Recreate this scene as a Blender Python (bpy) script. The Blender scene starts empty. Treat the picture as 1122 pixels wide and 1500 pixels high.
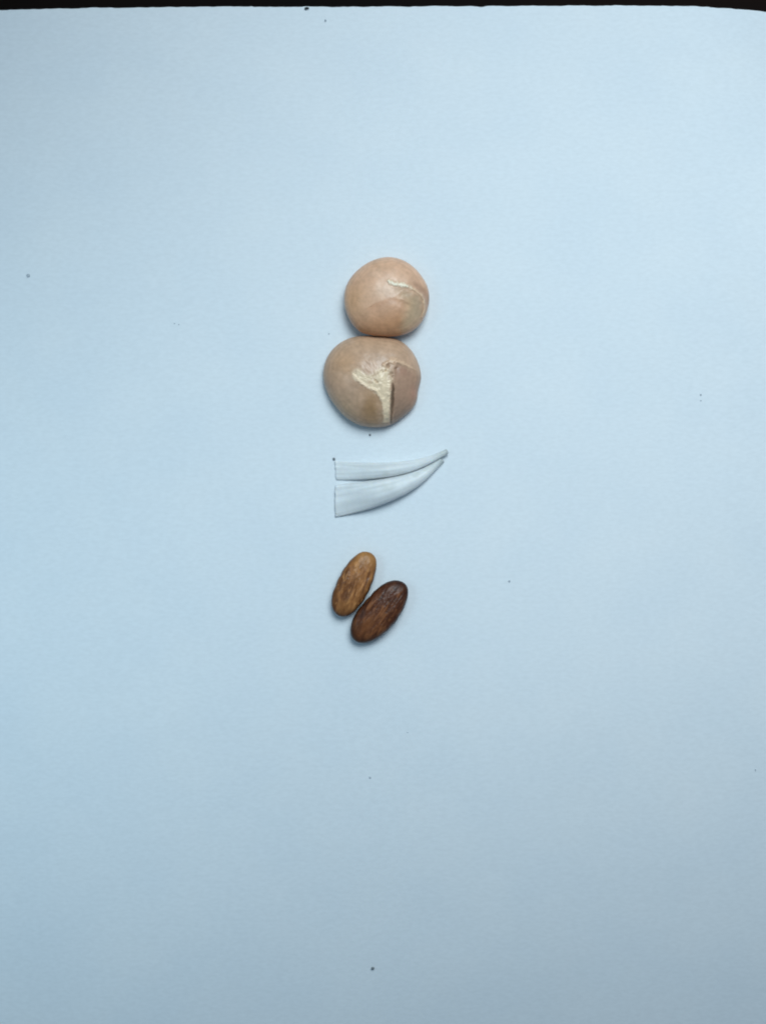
import bpy, math
import numpy as np
from mathutils import Vector

# ------------------------------------------------------------------ camera, world, light, exposure
S = 0.144e-3            # metres covered by one photograph pixel on the paper
D = 0.30                # camera height above the paper
PW, PH = 1122, 1500

scene = bpy.context.scene
col = scene.collection

cam_data = bpy.data.cameras.new('camera')
cam = bpy.data.objects.new('camera', cam_data)
col.objects.link(cam)
cam.location = (0, 0, D)
cam.rotation_euler = (0, 0, 0)
cam_data.sensor_fit = 'VERTICAL'
cam_data.sensor_height = 24.0
cam_data.lens = 24.0 * D / (PH * S)
cam_data.clip_start = 0.005
cam_data.clip_end = 20.0
scene.camera = cam

world = bpy.data.worlds.new('World')
scene.world = world
world.use_nodes = True
bg = world.node_tree.nodes['Background']
bg.inputs['Color'].default_value = (0.46, 0.72, 1.0, 1)
bg.inputs['Strength'].default_value = 0.19

def area_light(name, loc, target, sx, sy, power, color, spread):
    l = bpy.data.lights.new(name, 'AREA')
    l.shape = 'RECTANGLE'; l.size = sx; l.size_y = sy
    l.energy = power; l.color = color; l.spread = spread
    o = bpy.data.objects.new(name, l)
    col.objects.link(o)
    o.location = loc
    o.rotation_euler = (Vector(target) - Vector(loc)).to_track_quat('-Z', 'Y').to_euler()
    return o
# broad soft daylight from above and beyond the top right of the page, and a weak fill added at the left to brighten the lower left
area_light('window_light', (0.105, 0.235, 0.405), (0.050, 0.040, 0.0), 0.28, 0.28, 0.308, (0.82, 0.95, 1.0), 1.0)
area_light('side_fill_light', (-0.25, 0.01, 0.249), (-0.14, -0.035, 0.0), 0.18, 0.18, 0.046, (0.58, 0.86, 1.0), 0.85)

scene.view_settings.view_transform = 'Standard'
scene.view_settings.look = 'None'
scene.view_settings.exposure = 0.0
scene.view_settings.gamma = 1.0
scene.view_settings.use_curve_mapping = False
scene.cycles.use_denoising = True
scene.cycles.filter_width = 1.9

# ------------------------------------------------------------------ helpers
rng = np.random.default_rng(7)

def lin(c):
    c = np.asarray(c, float) / 255.0
    return np.where(c <= 0.04045, c / 12.92, ((c + 0.055) / 1.055) ** 2.4)

def smooth(a, b, x):
    t = np.clip((x - a) / (b - a), 0, 1)
    return t * t * (3 - 2 * t)

_G = np.random.default_rng(3).random((64, 64))
def vnoise(x, y):
    xi = np.floor(x).astype(int); yi = np.floor(y).astype(int)
    fx = x - xi; fy = y - yi
    fx = fx * fx * (3 - 2 * fx); fy = fy * fy * (3 - 2 * fy)
    g = lambda a, b: _G[a % 64, b % 64]
    return (g(xi, yi) * (1 - fx) + g(xi + 1, yi) * fx) * (1 - fy) + \
           (g(xi, yi + 1) * (1 - fx) + g(xi + 1, yi + 1) * fx) * fy
def fbm(x, y, n=4):
    s = 0; a = 0.5
    for i in range(n):
        s = s + a * (vnoise(x * 2 ** i + 17.3 * i, y * 2 ** i + 9.1 * i) - 0.5)
        a *= 0.5
    return s * 2            # about -1..1

def px(x, y, z=0.0):
    k = 1 - z / D
    return np.array([(x - PW / 2) * S * k, (PH / 2 - y) * S * k, z])

def polyline_dist(X, Y, pts):
    """distance to a polyline and the position (0..1) along it of the nearest point; sign by side"""
    best = np.full(X.shape, 1e9); pos = np.zeros(X.shape); side = np.zeros(X.shape)
    pts = np.asarray(pts, float)
    seg = np.linalg.norm(np.diff(pts, axis=0), axis=1); tot = seg.sum(); acc = 0
    for i in range(len(pts) - 1):
        a, b = pts[i], pts[i + 1]; d = b - a
        t = np.clip(((X - a[0]) * d[0] + (Y - a[1]) * d[1]) / (d @ d), 0, 1)
        ex = X - (a[0] + t * d[0]); ey = Y - (a[1] + t * d[1])
        dist = np.hypot(ex, ey)
        m = dist < best
        best = np.where(m, dist, best)
        pos = np.where(m, (acc + t * seg[i]) / tot, pos)
        side = np.where(m, np.sign(d[0] * ey - d[1] * ex), side)
        acc += seg[i]
    return best, pos, side

def poly_sdf(X, Y, pts):
    """signed distance to a polygon, negative inside"""
    pts = np.asarray(pts, float)
    d, _, _ = polyline_dist(X, Y, np.vstack([pts, pts[:1]]))
    inside = np.zeros(X.shape, bool)
    j = len(pts) - 1
    for i in range(len(pts)):
        xi, yi = pts[i]; xj, yj = pts[j]
        c = ((yi > Y) != (yj > Y)) & (X < (xj - xi) * (Y - yi) / (yj - yi + 1e-12) + xi)
        inside ^= c
        j = i
    return np.where(inside, -d, d)

def outline_radius(pts, c, n):
    """closed smooth outline through traced points, sampled as radius over n angles about c"""
    pts = np.asarray(pts, float)
    a = np.arctan2(-(pts[:, 1] - c[1]), pts[:, 0] - c[0]); r = np.hypot(*(pts - c).T)
    o = np.argsort(a); a = a[o]; r = r[o]
    aa = np.concatenate([a - 2 * math.pi, a, a + 2 * math.pi]); rr = np.tile(r, 3)
    th = np.linspace(-math.pi, math.pi, 1440, endpoint=False)
    R = np.interp(th, aa, rr)
    k = np.exp(-0.5 * (np.arange(-60, 61) / 16.0) ** 2); k /= k.sum()
    R = np.convolve(np.tile(R, 3), k, 'same')[1440:2880]
    t = np.linspace(-math.pi, math.pi, n, endpoint=False)
    return t, np.interp(t, th, R)

def make_mesh(name, verts, faces, mat, parent=None, colors=None, normals=None, smooth_shade=True):
    me = bpy.data.meshes.new(name)
    me.from_pydata([tuple(v) for v in verts], [], [tuple(f) for f in faces])
    me.polygons.foreach_set('use_smooth', [smooth_shade] * len(me.polygons))
    if colors is not None:
        at = me.color_attributes.new('colour', 'FLOAT_COLOR', 'POINT')
        c4 = np.ones((len(verts), 4), np.float32); c4[:, :3] = colors
        at.data.foreach_set('color', c4.ravel())
    me.update()
    if normals is not None:
        me.normals_split_custom_set_from_vertices([tuple(n) for n in normals])
    me.materials.append(mat)
    o = bpy.data.objects.new(name, me)
    col.objects.link(o)
    if parent is not None:
        o.parent = parent
    return o

def vertex_normals(verts, faces):
    n = np.zeros_like(verts)
    for f in faces:
        p = verts[list(f)]
        q = np.cross(p[1] - p[0], p[2] - p[0]) if len(f) == 3 else np.cross(p[2] - p[0], p[3] - p[1])
        for i in f:
            n[i] += q
    return n / (np.linalg.norm(n, axis=1, keepdims=True) + 1e-20)

def empty(name, loc):
    o = bpy.data.objects.new(name, None)
    o.empty_display_size = 0.005
    col.objects.link(o)
    o.location = loc
    return o

def tag(o, label, cat, group=None):
    o['label'] = label; o['category'] = cat
    if group: o['group'] = group
    return o

def split_build(parent, verts, faces, colors, mat, which, names):
    """one continuous surface split into part meshes that share its smooth normals"""
    nrm = vertex_normals(verts, faces)
    for k, nm in enumerate(names):
        fs = [f for f, w in zip(faces, which) if w == k]
        if not fs: continue
        used = sorted({i for f in fs for i in f}); mp = {i: j for j, i in enumerate(used)}
        make_mesh(nm, verts[used], [[mp[i] for i in f] for f in fs], mat, parent, colors[used], nrm[used])

# ------------------------------------------------------------------ materials
def base_mat(name):
    m = bpy.data.materials.new(name); m.use_nodes = True
    nt = m.node_tree
    return m, nt, nt.nodes['Principled BSDF']

def node(nt, kind, **kw):
    n = nt.nodes.new(kind)
    for k, v in kw.items(): setattr(n, k, v)
    return n

def attr_material(name, rough, spec, nscale, namp, bump, bscale, stretch=(1, 1, 1), coat=0.0, sss=0.0):
    """colour from the mesh's own colour attribute, broken up by procedural grain and relief"""
    m, nt, b = base_mat(name)
    at = node(nt, 'ShaderNodeVertexColor', layer_name='colour')
    tc = node(nt, 'ShaderNodeTexCoord')
    mp = node(nt, 'ShaderNodeMapping'); mp.inputs['Scale'].default_value = stretch
    nt.links.new(tc.outputs['Object'], mp.inputs['Vector'])
    nz = node(nt, 'ShaderNodeTexNoise'); nz.inputs['Scale'].default_value = nscale
    nz.inputs['Detail'].default_value = 6; nz.inputs['Roughness'].default_value = 0.65
    nt.links.new(mp.outputs['Vector'], nz.inputs['Vector'])
    mr = node(nt, 'ShaderNodeMapRange')
    mr.inputs['From Min'].default_value = 0.3; mr.inputs['From Max'].default_value = 0.7
    mr.inputs['To Min'].default_value = 1 - namp; mr.inputs['To Max'].default_value = 1 + namp
    nt.links.new(nz.outputs['Fac'], mr.inputs['Value'])
    vm = node(nt, 'ShaderNodeVectorMath', operation='SCALE')
    nt.links.new(at.outputs['Color'], vm.inputs[0]); nt.links.new(mr.outputs['Result'], vm.inputs['Scale'])
    nt.links.new(vm.outputs['Vector'], b.inputs['Base Color'])
    n2 = node(nt, 'ShaderNodeTexNoise'); n2.inputs['Scale'].default_value = bscale; n2.inputs['Detail'].default_value = 4
    nt.links.new(mp.outputs['Vector'], n2.inputs['Vector'])
    bp = node(nt, 'ShaderNodeBump'); bp.inputs['Strength'].default_value = bump; bp.inputs['Distance'].default_value = 0.0002
    nt.links.new(n2.outputs['Fac'], bp.inputs['Height'])
    nt.links.new(bp.outputs['Normal'], b.inputs['Normal'])
    b.inputs['Roughness'].default_value = rough
    b.inputs['Specular IOR Level'].default_value = spec
    if coat: b.inputs['Coat Weight'].default_value = coat; b.inputs['Coat Roughness'].default_value = 0.3
    if sss:
        b.inputs['Subsurface Weight'].default_value = sss
        b.inputs['Subsurface Radius'].default_value = (1, 0.8, 0.6)
        b.inputs['Subsurface Scale'].default_value = 0.0008
    return m

MAT_SHELL = attr_material('shell_porcelain', 0.33, 0.42, 1100, 0.07, 0.2, 1500)
MAT_TUSK = attr_material('tusk_shell_white', 0.45, 0.35, 700, 0.03, 0.15, 1500, sss=0.35)
MAT_SEED = attr_material('seed_coat', 0.38, 0.26, 700, 0.12, 0.18, 1200)

def paper_material():
    m, nt, b = base_mat('paper')
    tc = node(nt, 'ShaderNodeTexCoord')
    mp = node(nt, 'ShaderNodeMapping'); mp.inputs['Scale'].default_value = (0.5, 1.0, 1.0)
    nt.links.new(tc.outputs['Object'], mp.inputs['Vector'])
    fib = node(nt, 'ShaderNodeTexNoise'); fib.inputs['Scale'].default_value = 1500; fib.inputs['Detail'].default_value = 5
    nt.links.new(mp.outputs['Vector'], fib.inputs['Vector'])
    big = node(nt, 'ShaderNodeTexNoise'); big.inputs['Scale'].default_value = 60; big.inputs['Detail'].default_value = 3
    nt.links.new(tc.outputs['Object'], big.inputs['Vector'])
    cr = node(nt, 'ShaderNodeValToRGB')
    cr.color_ramp.elements[0].position = 0.3; cr.color_ramp.elements[0].color = (0.735, 0.785, 0.825, 1)
    cr.color_ramp.elements[1].position = 0.7; cr.color_ramp.elements[1].color = (0.765, 0.805, 0.835, 1)
    nt.links.new(big.outputs['Fac'], cr.inputs['Fac'])
    mr = node(nt, 'ShaderNodeMapRange')
    mr.inputs['From Min'].default_value = 0.3; mr.inputs['From Max'].default_value = 0.7
    mr.inputs['To Min'].default_value = 0.97; mr.inputs['To Max'].default_value = 1.025
    nt.links.new(fib.outputs['Fac'], mr.inputs['Value'])
    vm = node(nt, 'ShaderNodeVectorMath', operation='SCALE')
    nt.links.new(cr.outputs['Color'], vm.inputs[0]); nt.links.new(mr.outputs['Result'], vm.inputs['Scale'])
    nt.links.new(vm.outputs['Vector'], b.inputs['Base Color'])
    bp = node(nt, 'ShaderNodeBump'); bp.inputs['Strength'].default_value = 0.12; bp.inputs['Distance'].default_value = 0.0001
    nt.links.new(fib.outputs['Fac'], bp.inputs['Height'])
    nt.links.new(bp.outputs['Normal'], b.inputs['Normal'])
    b.inputs['Roughness'].default_value = 0.85
    b.inputs['Specular IOR Level'].default_value = 0.15
    return m
MAT_PAPER = paper_material()

def plain_noise_material(name, c0, c1, scale, rough, spec=0.3, stretch=(1, 1, 1)):
    m, nt, b = base_mat(name)
    tc = node(nt, 'ShaderNodeTexCoord')
    mp = node(nt, 'ShaderNodeMapping'); mp.inputs['Scale'].default_value = stretch
    nt.links.new(tc.outputs['Object'], mp.inputs['Vector'])
    nz = node(nt, 'ShaderNodeTexNoise'); nz.inputs['Scale'].default_value = scale; nz.inputs['Detail'].default_value = 5
    nt.links.new(mp.outputs['Vector'], nz.inputs['Vector'])
    cr = node(nt, 'ShaderNodeValToRGB')
    cr.color_ramp.elements[0].position = 0.35; cr.color_ramp.elements[0].color = (*c0, 1)
    cr.color_ramp.elements[1].position = 0.65; cr.color_ramp.elements[1].color = (*c1, 1)
    nt.links.new(nz.outputs['Fac'], cr.inputs['Fac'])
    nt.links.new(cr.outputs['Color'], b.inputs['Base Color'])
    b.inputs['Roughness'].default_value = rough
    b.inputs['Specular IOR Level'].default_value = spec
    return m
MAT_TABLE = plain_noise_material('dark_wood', (0.0025, 0.0018, 0.0018), (0.007, 0.003, 0.002), 30, 0.7, 0.05, (0.3, 2.5, 1))
MAT_DARK = plain_noise_material('dark_grit', (0.16, 0.18, 0.19), (0.28, 0.30, 0.32), 4000, 0.8)
MAT_GREY = plain_noise_material('grey_grit', (0.38, 0.43, 0.47), (0.50, 0.55, 0.59), 4000, 0.9)
MAT_CRUMB = plain_noise_material('dark_crumb', (0.03, 0.035, 0.035), (0.09, 0.10, 0.10), 4000, 0.8)
MAT_FRAY = plain_noise_material('frayed_fibre', (0.10, 0.07, 0.07), (0.22, 0.16, 0.16), 1500, 0.9)  # pale fibre dimmed, shade beyond the page edge is in the colour

# ------------------------------------------------------------------ table and paper
TABLE_Z = -0.0084
tv = [(-0.5, -0.5, TABLE_Z), (0.5, -0.5, TABLE_Z), (0.5, 0.5, TABLE_Z), (-0.5, 0.5, TABLE_Z),
      (-0.5, -0.5, TABLE_Z - 0.02), (0.5, -0.5, TABLE_Z - 0.02), (0.5, 0.5, TABLE_Z - 0.02), (-0.5, 0.5, TABLE_Z - 0.02)]
tf = [(0, 1, 2, 3), (7, 6, 5, 4), (0, 4, 5, 1), (1, 5, 6, 2), (2, 6, 7, 3), (3, 7, 4, 0)]
table = make_mesh('table', tv, tf, MAT_TABLE, smooth_shade=False)
table['kind'] = 'structure'
table['label'] = 'dark brown table top showing above the paper edge'

def paper_h(X, Y):
    """height of the page over photograph pixels: flat, drooping at its sides; the droop at the bottom is shaped to darken it"""
    X = np.asarray(X, float); Y = np.asarray(Y, float)
    left = np.clip((430 - X) / 430, 0, 1.12) ** 2.3 * 0.0023
    left = left * (0.35 + 0.65 * (1 - smooth(350, 1050, Y)))
    right = np.clip((X - 965) / 157, 0, 1.2) ** 2 * 0.0034
    right = right * (0.2 + 0.8 * (1 - smooth(60, 420, Y)))
    low = np.clip((Y - 950) / 550, 0, 1.15) ** 2 * 0.0063 * (0.55 + 0.45 * smooth(100, 700, X))  # added slope, tilted off the light to imitate soft shade at the bottom
    return -np.clip(left + right + low, 0, 0.0082)

def build_paper():
    xs = np.concatenate([np.linspace(-46, 1168, 320)])
    NX = len(xs)
    top = 9.0 + 0.7 * np.sin(xs / 240.0) + 1.1 * fbm(xs / 35.0, xs * 0 + 2.2, 3) + 0.9 * fbm(xs / 6.0, xs * 0 + 5.2, 2)
    top = top + np.where((xs > 366) & (xs < 372), -1.0, 0) + 1.6 * np.exp(-((xs - 705) / 5.0) ** 2)
    corner = 22 * (np.clip((np.abs(xs - 561) - 578) / 29, 0, 1)) ** 2
    top = top + corner
    vs = np.concatenate([[0, 0.0006, 0.0016], np.linspace(0.004, 1, 260)])
    NY = len(vs)
    U, V = np.meshgrid(np.arange(NX), vs)
    X = xs[U]; Y = top[U] * (1 - V) + 1545 * V
    Z = paper_h(X, Y) + 1.2e-5 * fbm(X / 40, Y / 40, 3) + 1.6e-4 * fbm(X / 170 + 3, Y / 150, 2) * (1 - np.exp(-((X - 565) / 150) ** 2 - ((Y - 660) / 330) ** 2))
    P = np.stack([(X - PW / 2) * S, (PH / 2 - Y) * S, Z], -1).reshape(-1, 3)
    idx = np.arange(NX * NY).reshape(NY, NX)
    F = [(idx[j, i], idx[j + 1, i], idx[j + 1, i + 1], idx[j, i + 1]) for j in range(NY - 1) for i in range(NX - 1)]
    ring = list(idx[0, :]) + list(idx[1:, -1]) + list(idx[-1, -2::-1]) + list(idx[-2:0:-1, 0])
    V3 = [tuple(p) for p in P]
    n0 = len(V3)
    for r in ring: V3.append((P[r][0], P[r][1], TABLE_Z + 2e-5))
    n = len(ring)
    E = []
    for k in range(n):
        a, b = ring[k], ring[(k + 1) % n]
        E.append((a, b, n0 + (k + 1) % n, n0 + k))
    E.append(tuple(n0 + k for k in range(n))[::-1])
    o = make_mesh('paper', V3, F + E, MAT_PAPER)
    sm = [True] * len(F) + [False] * len(E)
    o.data.polygons.foreach_set('use_smooth', sm)
    return tag(o, 'large pale bluish white sheet of paper under all the shells and seeds', 'paper')
paper = build_paper()

# frayed bit of fibre hanging from the far edge of the page
def build_fray():
    pts = [(371, 10.5), (374, 5.5), (378, 3.2), (383, 4.2), (387, 2.2), (392, 3.6), (394, 10.5)]
    V = []
    for (x, y) in pts:
        z = -0.0006 - 0.0026 * (10.5 - y) / 8
        V.append(((x - PW / 2) * S, (PH / 2 - y) * S, z))
    for (x, y) in pts:
        z = -0.0006 - 0.0026 * (10.5 - y) / 8 - 0.00015
        V.append(((x - PW / 2) * S, (PH / 2 - y) * S, z))
    n = len(pts)
    F = [tuple(range(n)), tuple(range(2 * n - 1, n - 1, -1))] + [(i, n + i, n + (i + 1) % n, (i + 1) % n) for i in range(n)]
    o = make_mesh('torn_fibre', V, F, MAT_FRAY, paper, smooth_shade=False)
    return o
build_fray()

# ------------------------------------------------------------------ domed bodies (shells, seeds)
def dome(pts, c, z0, H, expo, foot, nr=84, nb=16, nt=240):
    """closed rounded body: traced outline at height z0, crown of height H above it, underside tucked in to a
    footprint on the paper. Returns vertices (px X, px Y, z), faces, t (0 crown .. 1 outline .. 2 foot)."""
    th, R = outline_radius(pts, c, nt)
    rows = []
    for j in range(1, nr + 1):
        ph = j / nr * math.pi / 2
        t = math.sin(ph)
        z = z0 + H * (1 - t ** expo) ** (1 / expo) if t < 1 else z0
        rows.append((t, z, j / nr))
    for j in range(1, nb + 1):
        q = j / nb
        t = 1 - (1 - foot) * (1 - math.cos(q * math.pi / 2))
        z = z0 * (1 - math.sin(q * math.pi / 2))
        rows.append((t, z, 1 + q))
    X = [c[0]]; Y = [c[1]]; Z = [z0 + H]; T = [0.0]; A = [0.0]
    for t, z, tt in rows:
        # towards the crown the outline relaxes to a circle
        rr = R * t if t > 0.999 else t * (R * t ** 0.7 + R.mean() * (1 - t ** 0.7))
        X += list(c[0] + rr * np.cos(th)); Y += list(c[1] - rr * np.sin(th)); Z += [z] * nt; T += [tt] * nt; A += list(th)
    F = []
    for i in range(nt):
        F.append((0, 1 + i, 1 + (i + 1) % nt))
    nrow = len(rows)
    for j in range(nrow - 1):
        a = 1 + j * nt; b = a + nt
        for i in range(nt):
            F.append((a + i, b + i, b + (i + 1) % nt, a + (i + 1) % nt))
    a = 1 + (nrow - 1) * nt
    X.append(c[0]); Y.append(c[1]); Z.append(0.0); T.append(2.0); A.append(0.0)
    last = len(X) - 1
    for i in range(nt):
        F.append((a + i, last, a + (i + 1) % nt))
    return np.array(X), np.array(Y), np.array(Z), np.array(T), np.array(A), F

def to_world(X, Y, Z, base):
    k = 1 - Z / D
    return np.stack([(X - PW / 2) * S * k, (PH / 2 - Y) * S * k, Z], -1) - np.array(base)

def mixc(c, d, w):
    return c * (1 - w[:, None]) + np.asarray(d)[None, :] * w[:, None]

LUM = lin((196, 219, 232)) / np.array([0.75, 0.795, 0.83]) * 1.0    # how a white card shows there
def alb(*c):                       # surface colour that shows as c in that light
    return np.clip(lin(c) / LUM, 0, 0.9)

Z1 = lambda x, y: (480 + x / 6.6, 360 + y / 6.6)
Z2 = lambda x, y: (455 + x / 5.905, 475 + y / 5.905)
Z3 = lambda x, y: (465 + x / 5.343, 640 + y / 5.343)
Z4 = lambda x, y: (465 + x / 7.0125, 790 + y / 7.0125)

# ---- upper shell
def shell_upper():
    out = [Z1(*p) for p in [(600,108),(700,128),(800,182),(900,285),(965,395),(982,500),(968,600),(922,715),(855,800),(780,843),
           (690,870),(600,876),(500,872),(400,860),(305,830),(220,730),(175,620),(160,520),(175,400),(230,300),(320,210),(430,145),(520,115)]]
    c = np.array(Z1(560, 500))
    X, Y, Z, T, A, F = dome(out, c, 0.0028, 0.0043, 2.1, 0.52)
    top = (T < 1.0)
    ridge = [Z1(*p) for p in [(588,340),(620,362),(665,372),(735,380),(790,398),(850,432),(905,478),(932,530),(938,610),(915,690)]]
    d, pos, side = polyline_dist(X, Y, ridge)
    wob = fbm(X / 5, Y / 5, 3)
    rough = fbm(X / 2.2 + 3, Y / 2.2, 3)
    w = np.interp(pos, [0, 0.08, 0.3, 0.42, 0.55, 0.75, 1], [1.8, 3.2, 2.9, 1.6, 1.2, 1.3, 0.7]) * (1 + 0.6 * wob + 0.9 * rough)
    rid = (1 - smooth(0.2, 1.6, d / np.maximum(w, 0.4))) * top
    below = (side > 0)
    hol = np.exp(-((d - 6) / 5.0) ** 2) * (~below) * smooth(0.3, 0.5, pos) * (1 - smooth(0.75, 0.95, pos)) * top
    bas_poly = [Z1(*p) for p in [(660,440),(720,425),(800,425),(890,480),(925,560),(925,620),(900,710),(830,790),(740,835),(690,800),(720,700),(735,600),(720,520)]]
    bs = poly_sdf(X, Y, bas_poly) + 2.5 * wob
    bas = 0.9 * (1 - smooth(-13, 8, bs + 3 * fbm(X / 9, Y / 9, 3))) * top * np.where(below, 1, np.exp(-(d / 2.0) ** 2))
    basp = (1 - smooth(-4, 1, bs)) * top
    arc = [Z1(*p) for p in [(440,575),(500,545),(560,515),(640,505),(700,520),(750,545)]]
    da, pa, sa = polyline_dist(X, Y, arc)
    steps = smooth(-2.5, 2.5, da * sa + 2 * wob) * np.exp(-(da / 9) ** 2)
    Z = Z + top * (0.00020 * rid - 0.00045 * hol - 0.00036 * bas * (1 - rid) + 0.00009 * fbm(X / 16, Y / 16, 3)
                   - 0.00012 * steps * smooth(0.0, 0.25, T) + 0.00008 * rough * rid)
    # colour
    C = np.tile(alb(191, 165, 141), (len(X), 1))
    C = mixc(C, alb(168, 130, 95), 0.85 * smooth(432, 482, Y + 0.25 * (X - 565)) * (1 - smooth(584, 606, X)))
    C = mixc(C, alb(190, 158, 122), 0.75 * np.exp(-(((X - 518) / 22) ** 2 + ((Y - 440) / 26) ** 2)))
    C = mixc(C, alb(196, 176, 154), 0.7 * np.exp(-(((X - 563) / 20) ** 2 + ((Y - 426) / 13) ** 2)))  # soft centre highlight put into the colour
    C = mixc(C, alb(178, 150, 120), 0.5 * np.exp(-(((X - 553) / 14) ** 2 + ((Y - 388) / 9) ** 2)))
    C = mixc(C, alb(176, 138, 108), 0.5 * steps)
    C = mixc(C, alb(160, 150, 124), 0.8 * bas)
    C = mixc(C, alb(146, 142, 124), 0.6 * bas * smooth(598, 622, X))
    C = mixc(C, alb(182, 156, 126), 0.6 * bas * np.exp(-(((X - 597) / 6) ** 2 + ((Y - 446) / 8) ** 2)))
    C = mixc(C, alb(152, 128, 110), 0.7 * np.clip(hol, 0, 1))  # shade in the hollow above the ridge, mixed into the colour
    band = fbm(T * 8 + 0.6 * fbm(X / 20, Y / 20), A * 0.6, 3)
    C = C * (1 + 0.09 * band[:, None] * top[:, None])
    C = mixc(C, alb(192, 170, 148), 0.5 * smooth(0.1, 0.6, fbm(X / 13 + 4, Y / 13, 3)) * (1 - bas) * (1 - smooth(430, 446, Y)))
    C = C * (1 + 0.10 * fbm(X / 4 + 8, Y / 4, 3)[:, None] + 0.11 * fbm(X / 11 + 2, Y / 11, 3)[:, None])
    C = C * (1 + 0.045 * np.sin(T * 60 + 5 * fbm(X / 18, Y / 18, 2))[:, None] * smooth(0.3, 0.8, T)[:, None] * top[:, None])
    rc = np.clip(rid * (1 + 0.9 * rough) * (1 - 0.6 * smooth(0.15, 0.5, fbm(pos * 22, pos * 0, 2))), 0, 1)
    C = mixc(C, alb(230, 218, 200), 0.95 * rc * (1 - smooth(0.33, 0.5, pos)))
    C = mixc(C, alb(204, 188, 158), 0.75 * rc * smooth(0.33, 0.5, pos))
    base = (*px(c[0], c[1])[:2], 0.0)
    e = empty('round_shell', base)
    tag(e, 'smaller round tan shell at the top, thin white ridge curving to its right rim', 'shell', 'round tan shells')
    W = to_world(X, Y, Z, base)
    which = [1 if np.mean(rid[list(f)]) > 0.5 else (2 if np.mean(basp[list(f)]) > 0.5 and np.mean(T[list(f)]) < 1 else 0) for f in F]
    split_build(e, W, F, C, MAT_SHELL, which, ['body', 'ridge', 'basin'])
    for ch in e.children:
        if ch.name.startswith('ridge'): ch['label'] = 'chipped white ridge'
        if ch.name.startswith('basin'): ch['label'] = 'grey green hollow below the ridge'
shell_upper()

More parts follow.
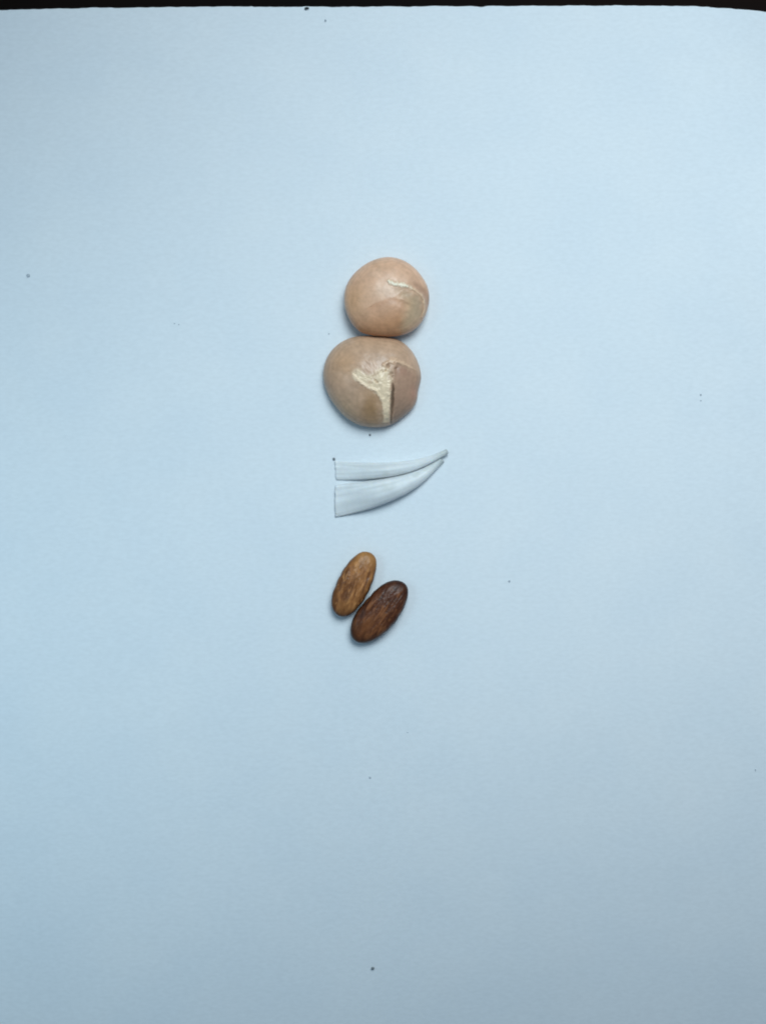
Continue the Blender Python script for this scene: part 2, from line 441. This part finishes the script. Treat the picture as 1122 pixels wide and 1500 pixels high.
# ---- lower shell
def shell_lower():
    out = [Z2(*p) for p in [(440,102),(560,104),(680,112),(780,145),(850,200),(900,270),(940,360),(957,460),(938,540),(922,590),(926,645),(890,720),
           (800,800),(700,868),(600,890),(500,888),(400,863),(300,800),(220,710),(150,600),(115,500),(110,400),(140,290),(200,205),(280,145),(360,112)]]
    c = np.array(Z2(530, 480))
    X, Y, Z, T, A, F = dome(out, c, 0.0014, 0.0055, 2.05, 0.78, nr=96, nt=260)
    top = (T < 1.0)
    wob = fbm(X / 4.5, Y / 4.5, 3)
    # cream callus
    rough = fbm(X / 2.4 + 5, Y / 2.4, 3)
    cal = [Z2(*p) for p in [(358,420),(392,392),(430,392),(450,425),(485,440),(515,440),(548,430),(560,412),(600,388),(640,372),(668,385),(690,430),(704,470),
           (690,540),(691,640),(686,720),(684,800),(680,850),(628,850),(628,760),(618,690),(596,630),(560,585),(500,552),(440,522),(376,478)]]
    cs = poly_sdf(X, Y, cal) + 1.6 * wob + 2.4 * rough
    up = 1 - smooth(540, 562, Y)                      # its upper border frays out, the lower one is crisp
    callus = (1 - smooth(-2.0 - 1.5 * up, 1.4 + 3.0 * up, cs)) * top
    # groove on its right
    gr = [Z2(*p) for p in [(706,470),(712,520),(712,580),(706,650),(698,740),(694,860)]]
    dg, pg, sg = polyline_dist(X + 1.5 * fbm(X / 12, Y / 10 + 4, 2), Y, gr)
    gw = np.interp(pg, [0, 0.2, 0.6, 1], [0.6, 1.7, 2.5, 1.3]) * (1 + 0.5 * fbm(X / 5, Y / 5, 2))
    groove = (1 - smooth(0.2, 1.4, dg / gw)) * top * smooth(0.0, 0.25, pg)
    # outer lip: everything right of the groove
    edge = np.interp(Y, [Z2(0, 330)[1], Z2(0, 400)[1], Z2(0, 560)[1], Z2(0, 870)[1]], [Z2(745, 0)[0], Z2(722, 0)[0], Z2(716, 0)[0], Z2(698, 0)[0]])
    topb = np.interp(X, [Z2(720, 0)[0], Z2(800, 0)[0], Z2(960, 0)[0]], [Z2(0, 335)[1], Z2(0, 345)[1], Z2(0, 430)[1]])
    lip = smooth(-1, 3.5, X - edge) * smooth(-5, 9, Y - topb + 4 * wob) * top
    # crumbly crest along the top of the lip and the pitted corner
    cr = [Z2(*p) for p in [(640,350),(690,318),(730,318),(790,335),(850,362),(915,400)]]
    dc, pc, sc_ = polyline_dist(X, Y, cr)
    crest = (1 - smooth(0.3, 1.3, dc / np.maximum(0.3, 2.6 * (1 + 0.7 * wob + 1.3 * rough) * np.interp(pc, [0, 0.4, 0.8, 1], [1.2, 1.3, 0.7, 0.1])))) * top
    pits = np.zeros_like(X)
    for (x, y, r) in [(668, 362, 2.6), (700, 428, 3.0), (712, 452, 2.2), (574, 500, 1.6), (560, 485, 1.3), (735, 385, 1.6), (650, 400, 1.3)]:
        q = Z2(x, y)
        pits = np.maximum(pits, np.exp(-((X - q[0]) ** 2 + (Y - q[1]) ** 2) / (r * r)))
    pits = pits * top
    ledge = [Z2(*p) for p in [(370,440),(440,512),(500,548),(565,578),(605,625),(625,690),(632,760),(636,850)]]
    dl, pl, sl = polyline_dist(X, Y, ledge)
    rim = np.exp(-(dl / 2.2) ** 2) * top
    # wrinkles fanning out above the callus
    ang = np.arctan2(Y - Z2(600, 500)[1], X - Z2(600, 500)[0])
    rad = np.hypot(Y - Z2(600, 500)[1], X - Z2(600, 500)[0])
    ribs = fbm(ang * 9 + 2.0, rad / 14, 3) * np.exp(-(((X - Z2(540, 0)[0]) / 22) ** 2 + ((Y - Z2(0, 365)[1]) / 11) ** 2)) * top
    pale = np.exp(-(((X - Z2(530, 0)[0]) / 19) ** 2 + ((Y - Z2(0, 375)[1]) / 8) ** 2)) * top
    hollow = np.exp(-((cs + 5) / 5) ** 2) * callus
    Z = Z + top * (0.00010 * callus + 0.00014 * rim - 0.00014 * hollow - 0.0009 * groove * (1 - 0.5 * smooth(0.6, 1.0, pg)) - 0.00036 * lip * (1 - smooth(20, 40, X - edge))
                   + 0.00020 * crest - 0.00035 * pits + 0.00016 * ribs + 0.00010 * fbm(X / 14, Y / 14, 3)
                   + 0.00014 * wob * callus + 0.00008 * rough * np.clip(callus + crest, 0, 1))
    C = np.tile(alb(170, 150, 129), (len(X), 1))
    C = mixc(C, alb(174, 148, 118), 0.8 * np.exp(-(((X - 505) / 24) ** 2 + ((Y - 535) / 24) ** 2)))
    C = mixc(C, alb(146, 122, 88), 0.85 * np.exp(-(((X - 544) / 18) ** 2 + ((Y - 598) / 28) ** 2)))
    C = mixc(C, alb(172, 156, 130), 0.7 * smooth(560, 608, Y) * (1 - smooth(505, 535, X)))
    C = mixc(C, alb(164, 144, 120), 0.6 * (1 - smooth(500, 530, Y)))
    C = mixc(C, alb(182, 164, 148), 0.6 * pale)
    C = mixc(C, alb(148, 126, 109), 0.8 * lip)
    C = mixc(C, alb(128, 114, 100), 0.6 * lip * smooth(570, 612, Y) * (1 - smooth(592, 604, X)))
    C = mixc(C, alb(164, 122, 108), 0.4 * lip * np.exp(-(((X - 607) / 6) ** 2 + ((Y - 577) / 10) ** 2)))
    C = mixc(C, alb(158, 116, 104), 0.2 * np.exp(-(((X - 590) / 8) ** 2 + ((Y - 543) / 8) ** 2)) * top)
    band = fbm(T * 9 + 0.8 * fbm(X / 22, Y / 22), A * 0.7 + 3, 3)
    C = C * (1 + 0.10 * band[:, None] * top[:, None])
    C = mixc(C, alb(186, 166, 144), 0.4 * smooth(0.1, 0.7, fbm(X / 15 + 9, Y / 15, 3)) * (1 - lip))
    C = C * (1 + 0.11 * fbm(X / 4 + 8, Y / 4, 3)[:, None] + 0.12 * fbm(X / 11 + 2, Y / 11, 3)[:, None])
    C = C * (1 + 0.045 * np.sin(T * 66 + 6 * fbm(X / 18, Y / 18, 2))[:, None] * smooth(0.3, 0.8, T)[:, None] * top[:, None])
    C = mixc(C, alb(192, 174, 152), 0.6 * np.clip(1.5 * ribs, 0, 1))
    C = mixc(C, alb(196, 176, 150), 0.7 * np.clip(crest * (1 + rough), 0, 1))
    cream = alb(210, 203, 178)[None, :] * (1 + 0.14 * wob[:, None] + 0.10 * rough[:, None])
    powder = smooth(0.12, 0.45, fbm(X / 2.6 + 11, Y / 2.6, 3)) * np.exp(-np.clip(cs, 0, None) / 4.5) * top * (1 - groove)
    C = mixc(C, alb(204, 194, 170), 0.55 * powder)
    C = C * (1 - 0.93 * callus[:, None]) + cream * 0.93 * callus[:, None]
    C = mixc(C, alb(220, 200, 176), 0.5 * rim * callus * (1 - smooth(0.3, 0.5, pl)))
    C = mixc(C, alb(172, 154, 132), 0.7 * callus * smooth(0.1, 0.4, fbm(X / 5 + 2, Y / 8, 3)) * (1 - smooth(552, 572, Y)))
    C = mixc(C, alb(180, 168, 142), 0.5 * callus * smooth(596, 622, Y))
    C = mixc(C, alb(78, 74, 66), 0.8 * groove)  # groove darkened: the shadow beside the callus is in this colour
    C = mixc(C, alb(120, 102, 84), 0.55 * pits)
    C = mixc(C, alb(190, 170, 148), 0.4 * smooth(0.95, 0.995, T) * top * smooth(600, 615, Y))
    base = (*px(c[0], c[1])[:2], 0.0)
    e = empty('round_shell', base)
    tag(e, 'larger round tan shell with a cream callus patch and dark groove on its face', 'shell', 'round tan shells')
    W = to_world(X, Y, Z, base)
    which = []
    for f in F:
        g = list(f)
        if np.mean(T[g]) >= 1: which.append(0)
        elif np.mean(groove[g]) > 0.5: which.append(3)
        elif np.mean(callus[g]) > 0.5: which.append(1)
        elif np.mean(lip[g]) > 0.5: which.append(2)
        else: which.append(0)
    split_build(e, W, F, C, MAT_SHELL, which, ['body', 'callus', 'outer_lip', 'groove'])
    for ch in e.children:
        if ch.name.startswith('callus'): ch['label'] = 'cream chalky callus patch'
        if ch.name.startswith('outer_lip'): ch['label'] = 'pinkish brown outer lip'
        if ch.name.startswith('groove'): ch['label'] = 'dark narrow groove beside the callus'
shell_lower()

# ------------------------------------------------------------------ tusk shells
def tusk(upper, lower, label, zlift, tip_at, seed):
    """hollow curved cone between two traced edges (from the wide mouth to the tip), lying on the paper"""
    n = 90; m = 40
    def resample(p):
        p = np.asarray(p, float)
        l = np.concatenate([[0], np.cumsum(np.linalg.norm(np.diff(p, axis=0), axis=1))]); l /= l[-1]
        u = np.linspace(0, 1, n)
        q = np.stack([np.interp(u, l, p[:, 0]), np.interp(u, l, p[:, 1])], 1)
        k = np.exp(-0.5 * (np.arange(-12, 13) / 5.0) ** 2); k /= k.sum()
        pad = np.vstack([2 * q[0] - q[12:0:-1], q, 2 * q[-1] - q[-2:-14:-1]])
        return np.stack([np.convolve(pad[:, i], k, 'valid') for i in (0, 1)], 1)
    a = resample(upper); b = resample(lower)
    mid = (a + b) / 2; half = (a - b) / 2
    rad = np.linalg.norm(half, axis=1) * S
    u = np.linspace(0, 1, n)
    V = []; C = []
    r2 = np.random.default_rng(seed)
    jag = 0.8 * r2.standard_normal(m)
    lift = zlift(u)
    hf = 0.12 + 0.66 * smooth(0.0, 0.5, u)        # the mouth is pressed thin
    for i in range(n):
        for k in range(m):
            th = 2 * math.pi * k / m
            w = 1 + 0.016 * math.sin(14 * th + 2 * u[i]) * (1 - u[i])
            p = mid[i] + half[i] * math.cos(th) * w
            z = lift[i] + hf[i] * rad[i] * (1 + math.sin(th) * w)
            if i < 4: p = p + np.array([(1 - i / 4) * 1.8 * float(fbm(np.array([3.0 * math.cos(th) + seed]), np.array([0.5]), 3)[0]), 0])
            V.append((p[0], p[1], z))
    V = np.array(V); U = np.repeat(u, m); TH = np.tile(2 * math.pi * np.arange(m) / m, n)
    F = [(i * m + k, i * m + (k + 1) % m, (i + 1) * m + (k + 1) % m, (i + 1) * m + k) for i in range(n - 1) for k in range(m)]
    W = [0 if (f[0] // m) < int(tip_at * n) else 1 for f in F]
    # blunt tip
    tipc = len(V)
    V = np.vstack([V, [mid[-1][0] + 0.6, mid[-1][1] - 0.4, lift[-1] + hf[-1] * rad[-1]]]); U = np.append(U, 1); TH = np.append(TH, 0)
    for k in range(m): F.append(((n - 1) * m + k, (n - 1) * m + (k + 1) % m, tipc)); W.append(1)
    # inner wall of the open mouth
    start = len(V); depth = 30
    inn = []
    for i in range(depth):
        for k in range(m):
            o = V[i * m + k]
            cx, cy, cz = mid[i][0], mid[i][1], lift[i] + hf[i] * rad[i]
            s = 0.84 - 0.004 * i
            inn.append((cx + (o[0] - cx) * s if i else o[0] * 0.999 + cx * 0.001, cy + (o[1] - cy) * s, cz + (o[2] - cz) * s))
    V = np.vstack([V, np.array(inn)]); U = np.append(U, np.zeros(depth * m)); TH = np.append(TH, np.tile(2 * math.pi * np.arange(m) / m, depth))
    for k in range(m):
        F.append((k, start + k, start + (k + 1) % m, (k + 1) % m)); W.append(2)
    for i in range(depth - 1):
        for k in range(m):
            F.append((start + i * m + k, start + (i + 1) * m + k, start + (i + 1) * m + (k + 1) % m, start + i * m + (k + 1) % m)); W.append(2)
    X, Y, Z = V.T
    C = np.tile(np.array([0.715, 0.735, 0.74]), (len(X), 1))
    g = fbm(U * 14 + seed, TH * 0.5, 3)
    C = C * (1 + 0.05 * g[:, None] + 0.22 * fbm(TH * 6.1 + seed, U * 2.5, 3)[:, None])
    C = mixc(C, (0.60, 0.625, 0.60), 0.8 * smooth(0.15, 0.6, fbm(U * 8 + 3 + seed, TH * 0.9 + 1, 3)) * smooth(0.2, 0.5, U))
    C = mixc(C, (0.50, 0.54, 0.52), 0.75 * smooth(tip_at - 0.05, 0.99, U))
    C = mixc(C, (0.36, 0.40, 0.41), 0.6 * smooth(0.965, 1.0, U))
    bx, by = mid[n // 2]
    base = (*px(bx, by)[:2], 0.0)
    e = empty('tusk_shell', base)
    tag(e, label, 'tusk shell', 'white tusk shells')
    split_build(e, to_world(X, Y, Z, base), F, C, MAT_TUSK, W, ['tube', 'tip', 'mouth'])
    for ch in e.children:
        if ch.name.startswith('tip'): ch['label'] = 'worn greyish tip'

tusk([Z3(*p) for p in [(138,190),(250,196),(400,202),(550,201),(700,190),(820,168),(900,142),(960,118),(1008,94)]],
     [Z3(*p) for p in [(150,336),(250,338),(400,334),(550,321),(700,288),(800,251),(880,214),(950,176),(1026,128)]],
     'upper white tusk shell, its tip reaching farther right than the other', lambda u: 0.0008 * smooth(0.55, 1.0, u), 0.86, 1)
tusk([Z3(*p) for p in [(142,376),(250,362),(380,347),(520,329),(650,304),(760,272),(850,236),(900,206),(948,160)]],
     [Z3(*p) for p in [(142,628),(300,596),(450,552),(600,493),(720,436),(820,366),(900,290),(950,234),(992,192)]],
     'lower white tusk shell with a dark shadow along its curved underside', lambda u: 0 * u, 0.90, 5)

# ------------------------------------------------------------------ seeds
def seed(out, c, axis, H, label, cols, rs, name='brown_seed'):
    c = np.array(c)
    X, Y, Z, T, A, F = dome(out, c, 0.0020, H, 2.7, 0.5, nr=80, nt=200)
    top = T < 1.05
    ax = np.array(axis) / np.linalg.norm(axis)
    l = (X - c[0]) * ax[0] + (Y - c[1]) * ax[1]; q = -(X - c[0]) * ax[1] + (Y - c[1]) * ax[0]
    st = fbm(q / 5.0 + rs + 0.9 * fbm(l / 22, q / 9, 2), l / 20 + rs, 4)
    st2 = fbm(q / 9 + 5 * rs, l / 26 - rs, 3)
    Z = Z + top * ((0.00014 * st + 0.00022 * st2 + 0.00005 * fbm(l / 3, q / 2, 3)) * (1 - np.clip(T, 0, 1) ** 4))
    base_c, light_c, dark_c, edge_c = cols
    C = np.tile(alb(*base_c), (len(X), 1))
    C = mixc(C, alb(*light_c), 0.85 * smooth(0.05, 0.45, st))
    C = mixc(C, alb(*dark_c), 0.85 * smooth(0.05, 0.5, -st + 0.25 * st2))
    mot = fbm(l / 7 + 3 * rs, q / 4 + rs, 4)
    C = C * (1 + 0.30 * mot[:, None])
    C = mixc(C, alb(*light_c), 0.6 * smooth(0.25, 0.5, fbm(l / 9 + rs, q / 2.4 - rs, 3)))
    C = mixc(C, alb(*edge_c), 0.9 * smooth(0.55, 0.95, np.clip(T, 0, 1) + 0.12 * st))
    base = (*px(c[0], c[1])[:2], 0.0)
    return X, Y, Z, T, C, F, base, l, q

o1 = [Z4(*p) for p in [(480,122),(560,142),(603,195),(605,280),(585,370),(550,470),(500,575),(430,680),(370,750),(300,795),(220,792),(165,740),(145,670),
      (150,590),(190,480),(240,370),(300,270),(380,180),(430,138)]]
c1 = Z4(378, 460)
X, Y, Z, T, C, F, b1, l, q = seed(o1, c1, (0.36, -0.93), 0.0021, '', ((130, 92, 54), (172, 130, 82), (88, 56, 31), (66, 40, 22)), 1.0)
C = mixc(C, alb(166, 128, 76), 0.55 * smooth(22, 48, l))
def finish_seed(X, Y, Z, T, C, F, b, label):
    o = make_mesh('brown_seed', to_world(X, Y, Z, b), F, MAT_SEED, None, C)
    o.location = b
    return tag(o, label, 'seed', 'brown seeds')
finish_seed(X, Y, Z, T, C, F, b1, 'lighter streaky brown oval seed on the left of the pair')

o2 = [Z4(*p) for p in [(800,418),(880,437),(930,490),(930,570),(900,670),(840,780),(760,890),(680,968),(590,1030),(500,1065),(420,1065),(365,1030),
      (337,960),(347,870),(395,765),(465,675),(545,585),(620,505),(700,447),(750,427)]]
c2 = Z4(635, 745)
X, Y, Z, T, C, F, b2, l, q = seed(o2, c2, (0.58, -0.81), 0.0024, '', ((74, 44, 27), (116, 78, 48), (48, 26, 16), (42, 22, 13)), 4.0)
w = np.exp(-(((l + 28) / 20) ** 2 + ((q + 3) / 9) ** 2))
C = mixc(C, alb(118, 78, 46), 0.6 * w)
finish_seed(X, Y, Z, T, C, F, b2, 'darker glossy brown oval seed on the right of the pair')

# ------------------------------------------------------------------ specks of dirt on the page
def speck(x, y, w, h, mat, label, rs, tall=0.5):
    r = np.random.default_rng(rs)
    n, m = 5, 9
    z0 = float(paper_h(x, y))
    V = [(0, 0, 1.0)]
    for i in range(1, n):
        ph = math.pi * i / n
        for k in range(m):
            th = 2 * math.pi * k / m
            d = 1 + 0.35 * (r.random() - 0.5) * 2
            V.append((math.sin(ph) * math.cos(th) * d, math.sin(ph) * math.sin(th) * d, math.cos(ph) * (0.8 + 0.3 * r.random())))
    V.append((0, 0, -1.0))
    F = [(0, 1 + k, 1 + (k + 1) % m) for k in range(m)]
    for i in range(n - 2):
        a = 1 + i * m
        F += [(a + k, a + m + k, a + m + (k + 1) % m, a + (k + 1) % m) for k in range(m)]
    a = 1 + (n - 2) * m
    F += [(a + k, len(V) - 1, a + (k + 1) % m) for k in range(m)]
    V = np.array(V); hh = tall * min(w, h) * S / 2
    f = 0.72 if mat is MAT_GREY else 0.82
    V[:, 0] *= f * w * S / 2; V[:, 1] *= f * h * S / 2; V[:, 2] = V[:, 2] * hh
    V[:, 2] -= V[:, 2].min() * 0.9
    o = make_mesh('dirt_speck', V, F, mat, smooth_shade=False)
    o.location = (*px(x, y, z0)[:2], z0)
    tag(o, label, 'speck', 'dirt specks on the paper')

SP = [(449.5, 12.6, 9, 4.6, MAT_CRUMB, 'largest dark crumb, right at the top edge of the paper', .7),
      (477, 30, 3.6, 4.6, MAT_GREY, 'tiny grey speck just below the top edge crumb', .5),
      (42, 404, 7, 7, MAT_GREY, 'soft grey speck near the left edge of the paper', .25),
      (256, 474, 2.6, 2.6, MAT_GREY, 'left one of two tiny specks on bare paper left of the shells', .5),
      (262.5, 475.5, 2.4, 2.4, MAT_GREY, 'right one of two tiny specks on bare paper left of the shells', .4),
      (482, 489, 3.0, 3.0, MAT_GREY, 'faint speck left of where the two round shells touch', .4),
      (542, 637, 4.2, 4.2, MAT_DARK, 'dark speck just below the larger round shell', .6),
      (489.3, 672.5, 4.2, 5.0, MAT_DARK, 'dark speck at the left mouth of the upper tusk shell', .6),
      (1026, 578, 3.2, 3.4, MAT_GREY, 'upper one of two tiny specks far right of the shells', .5),
      (1026, 587, 3.0, 2.0, MAT_GREY, 'lower one of two tiny specks far right of the shells', .3),
      (746, 851, 4.0, 4.0, MAT_GREY, 'small grey speck right of the brown seeds', .5),
      (542, 1139, 3.6, 4.2, MAT_GREY, 'small grey speck on the paper well below the seeds', .5),
      (597, 1073, 3.0, 2.0, MAT_GREY, 'faint speck nearest below the dark brown seed', .4),
      (546, 1418, 5.4, 5.4, MAT_DARK, 'dark speck near the bottom edge of the picture', .6),
      (1106, 1128, 2.6, 4.2, MAT_GREY, 'faint speck at the right edge of the picture', .4)]
for i, (x, y, w, h, mt, lb, tall) in enumerate(SP):
    speck(x, y, w, h, mt, lb, 40 + i, tall)
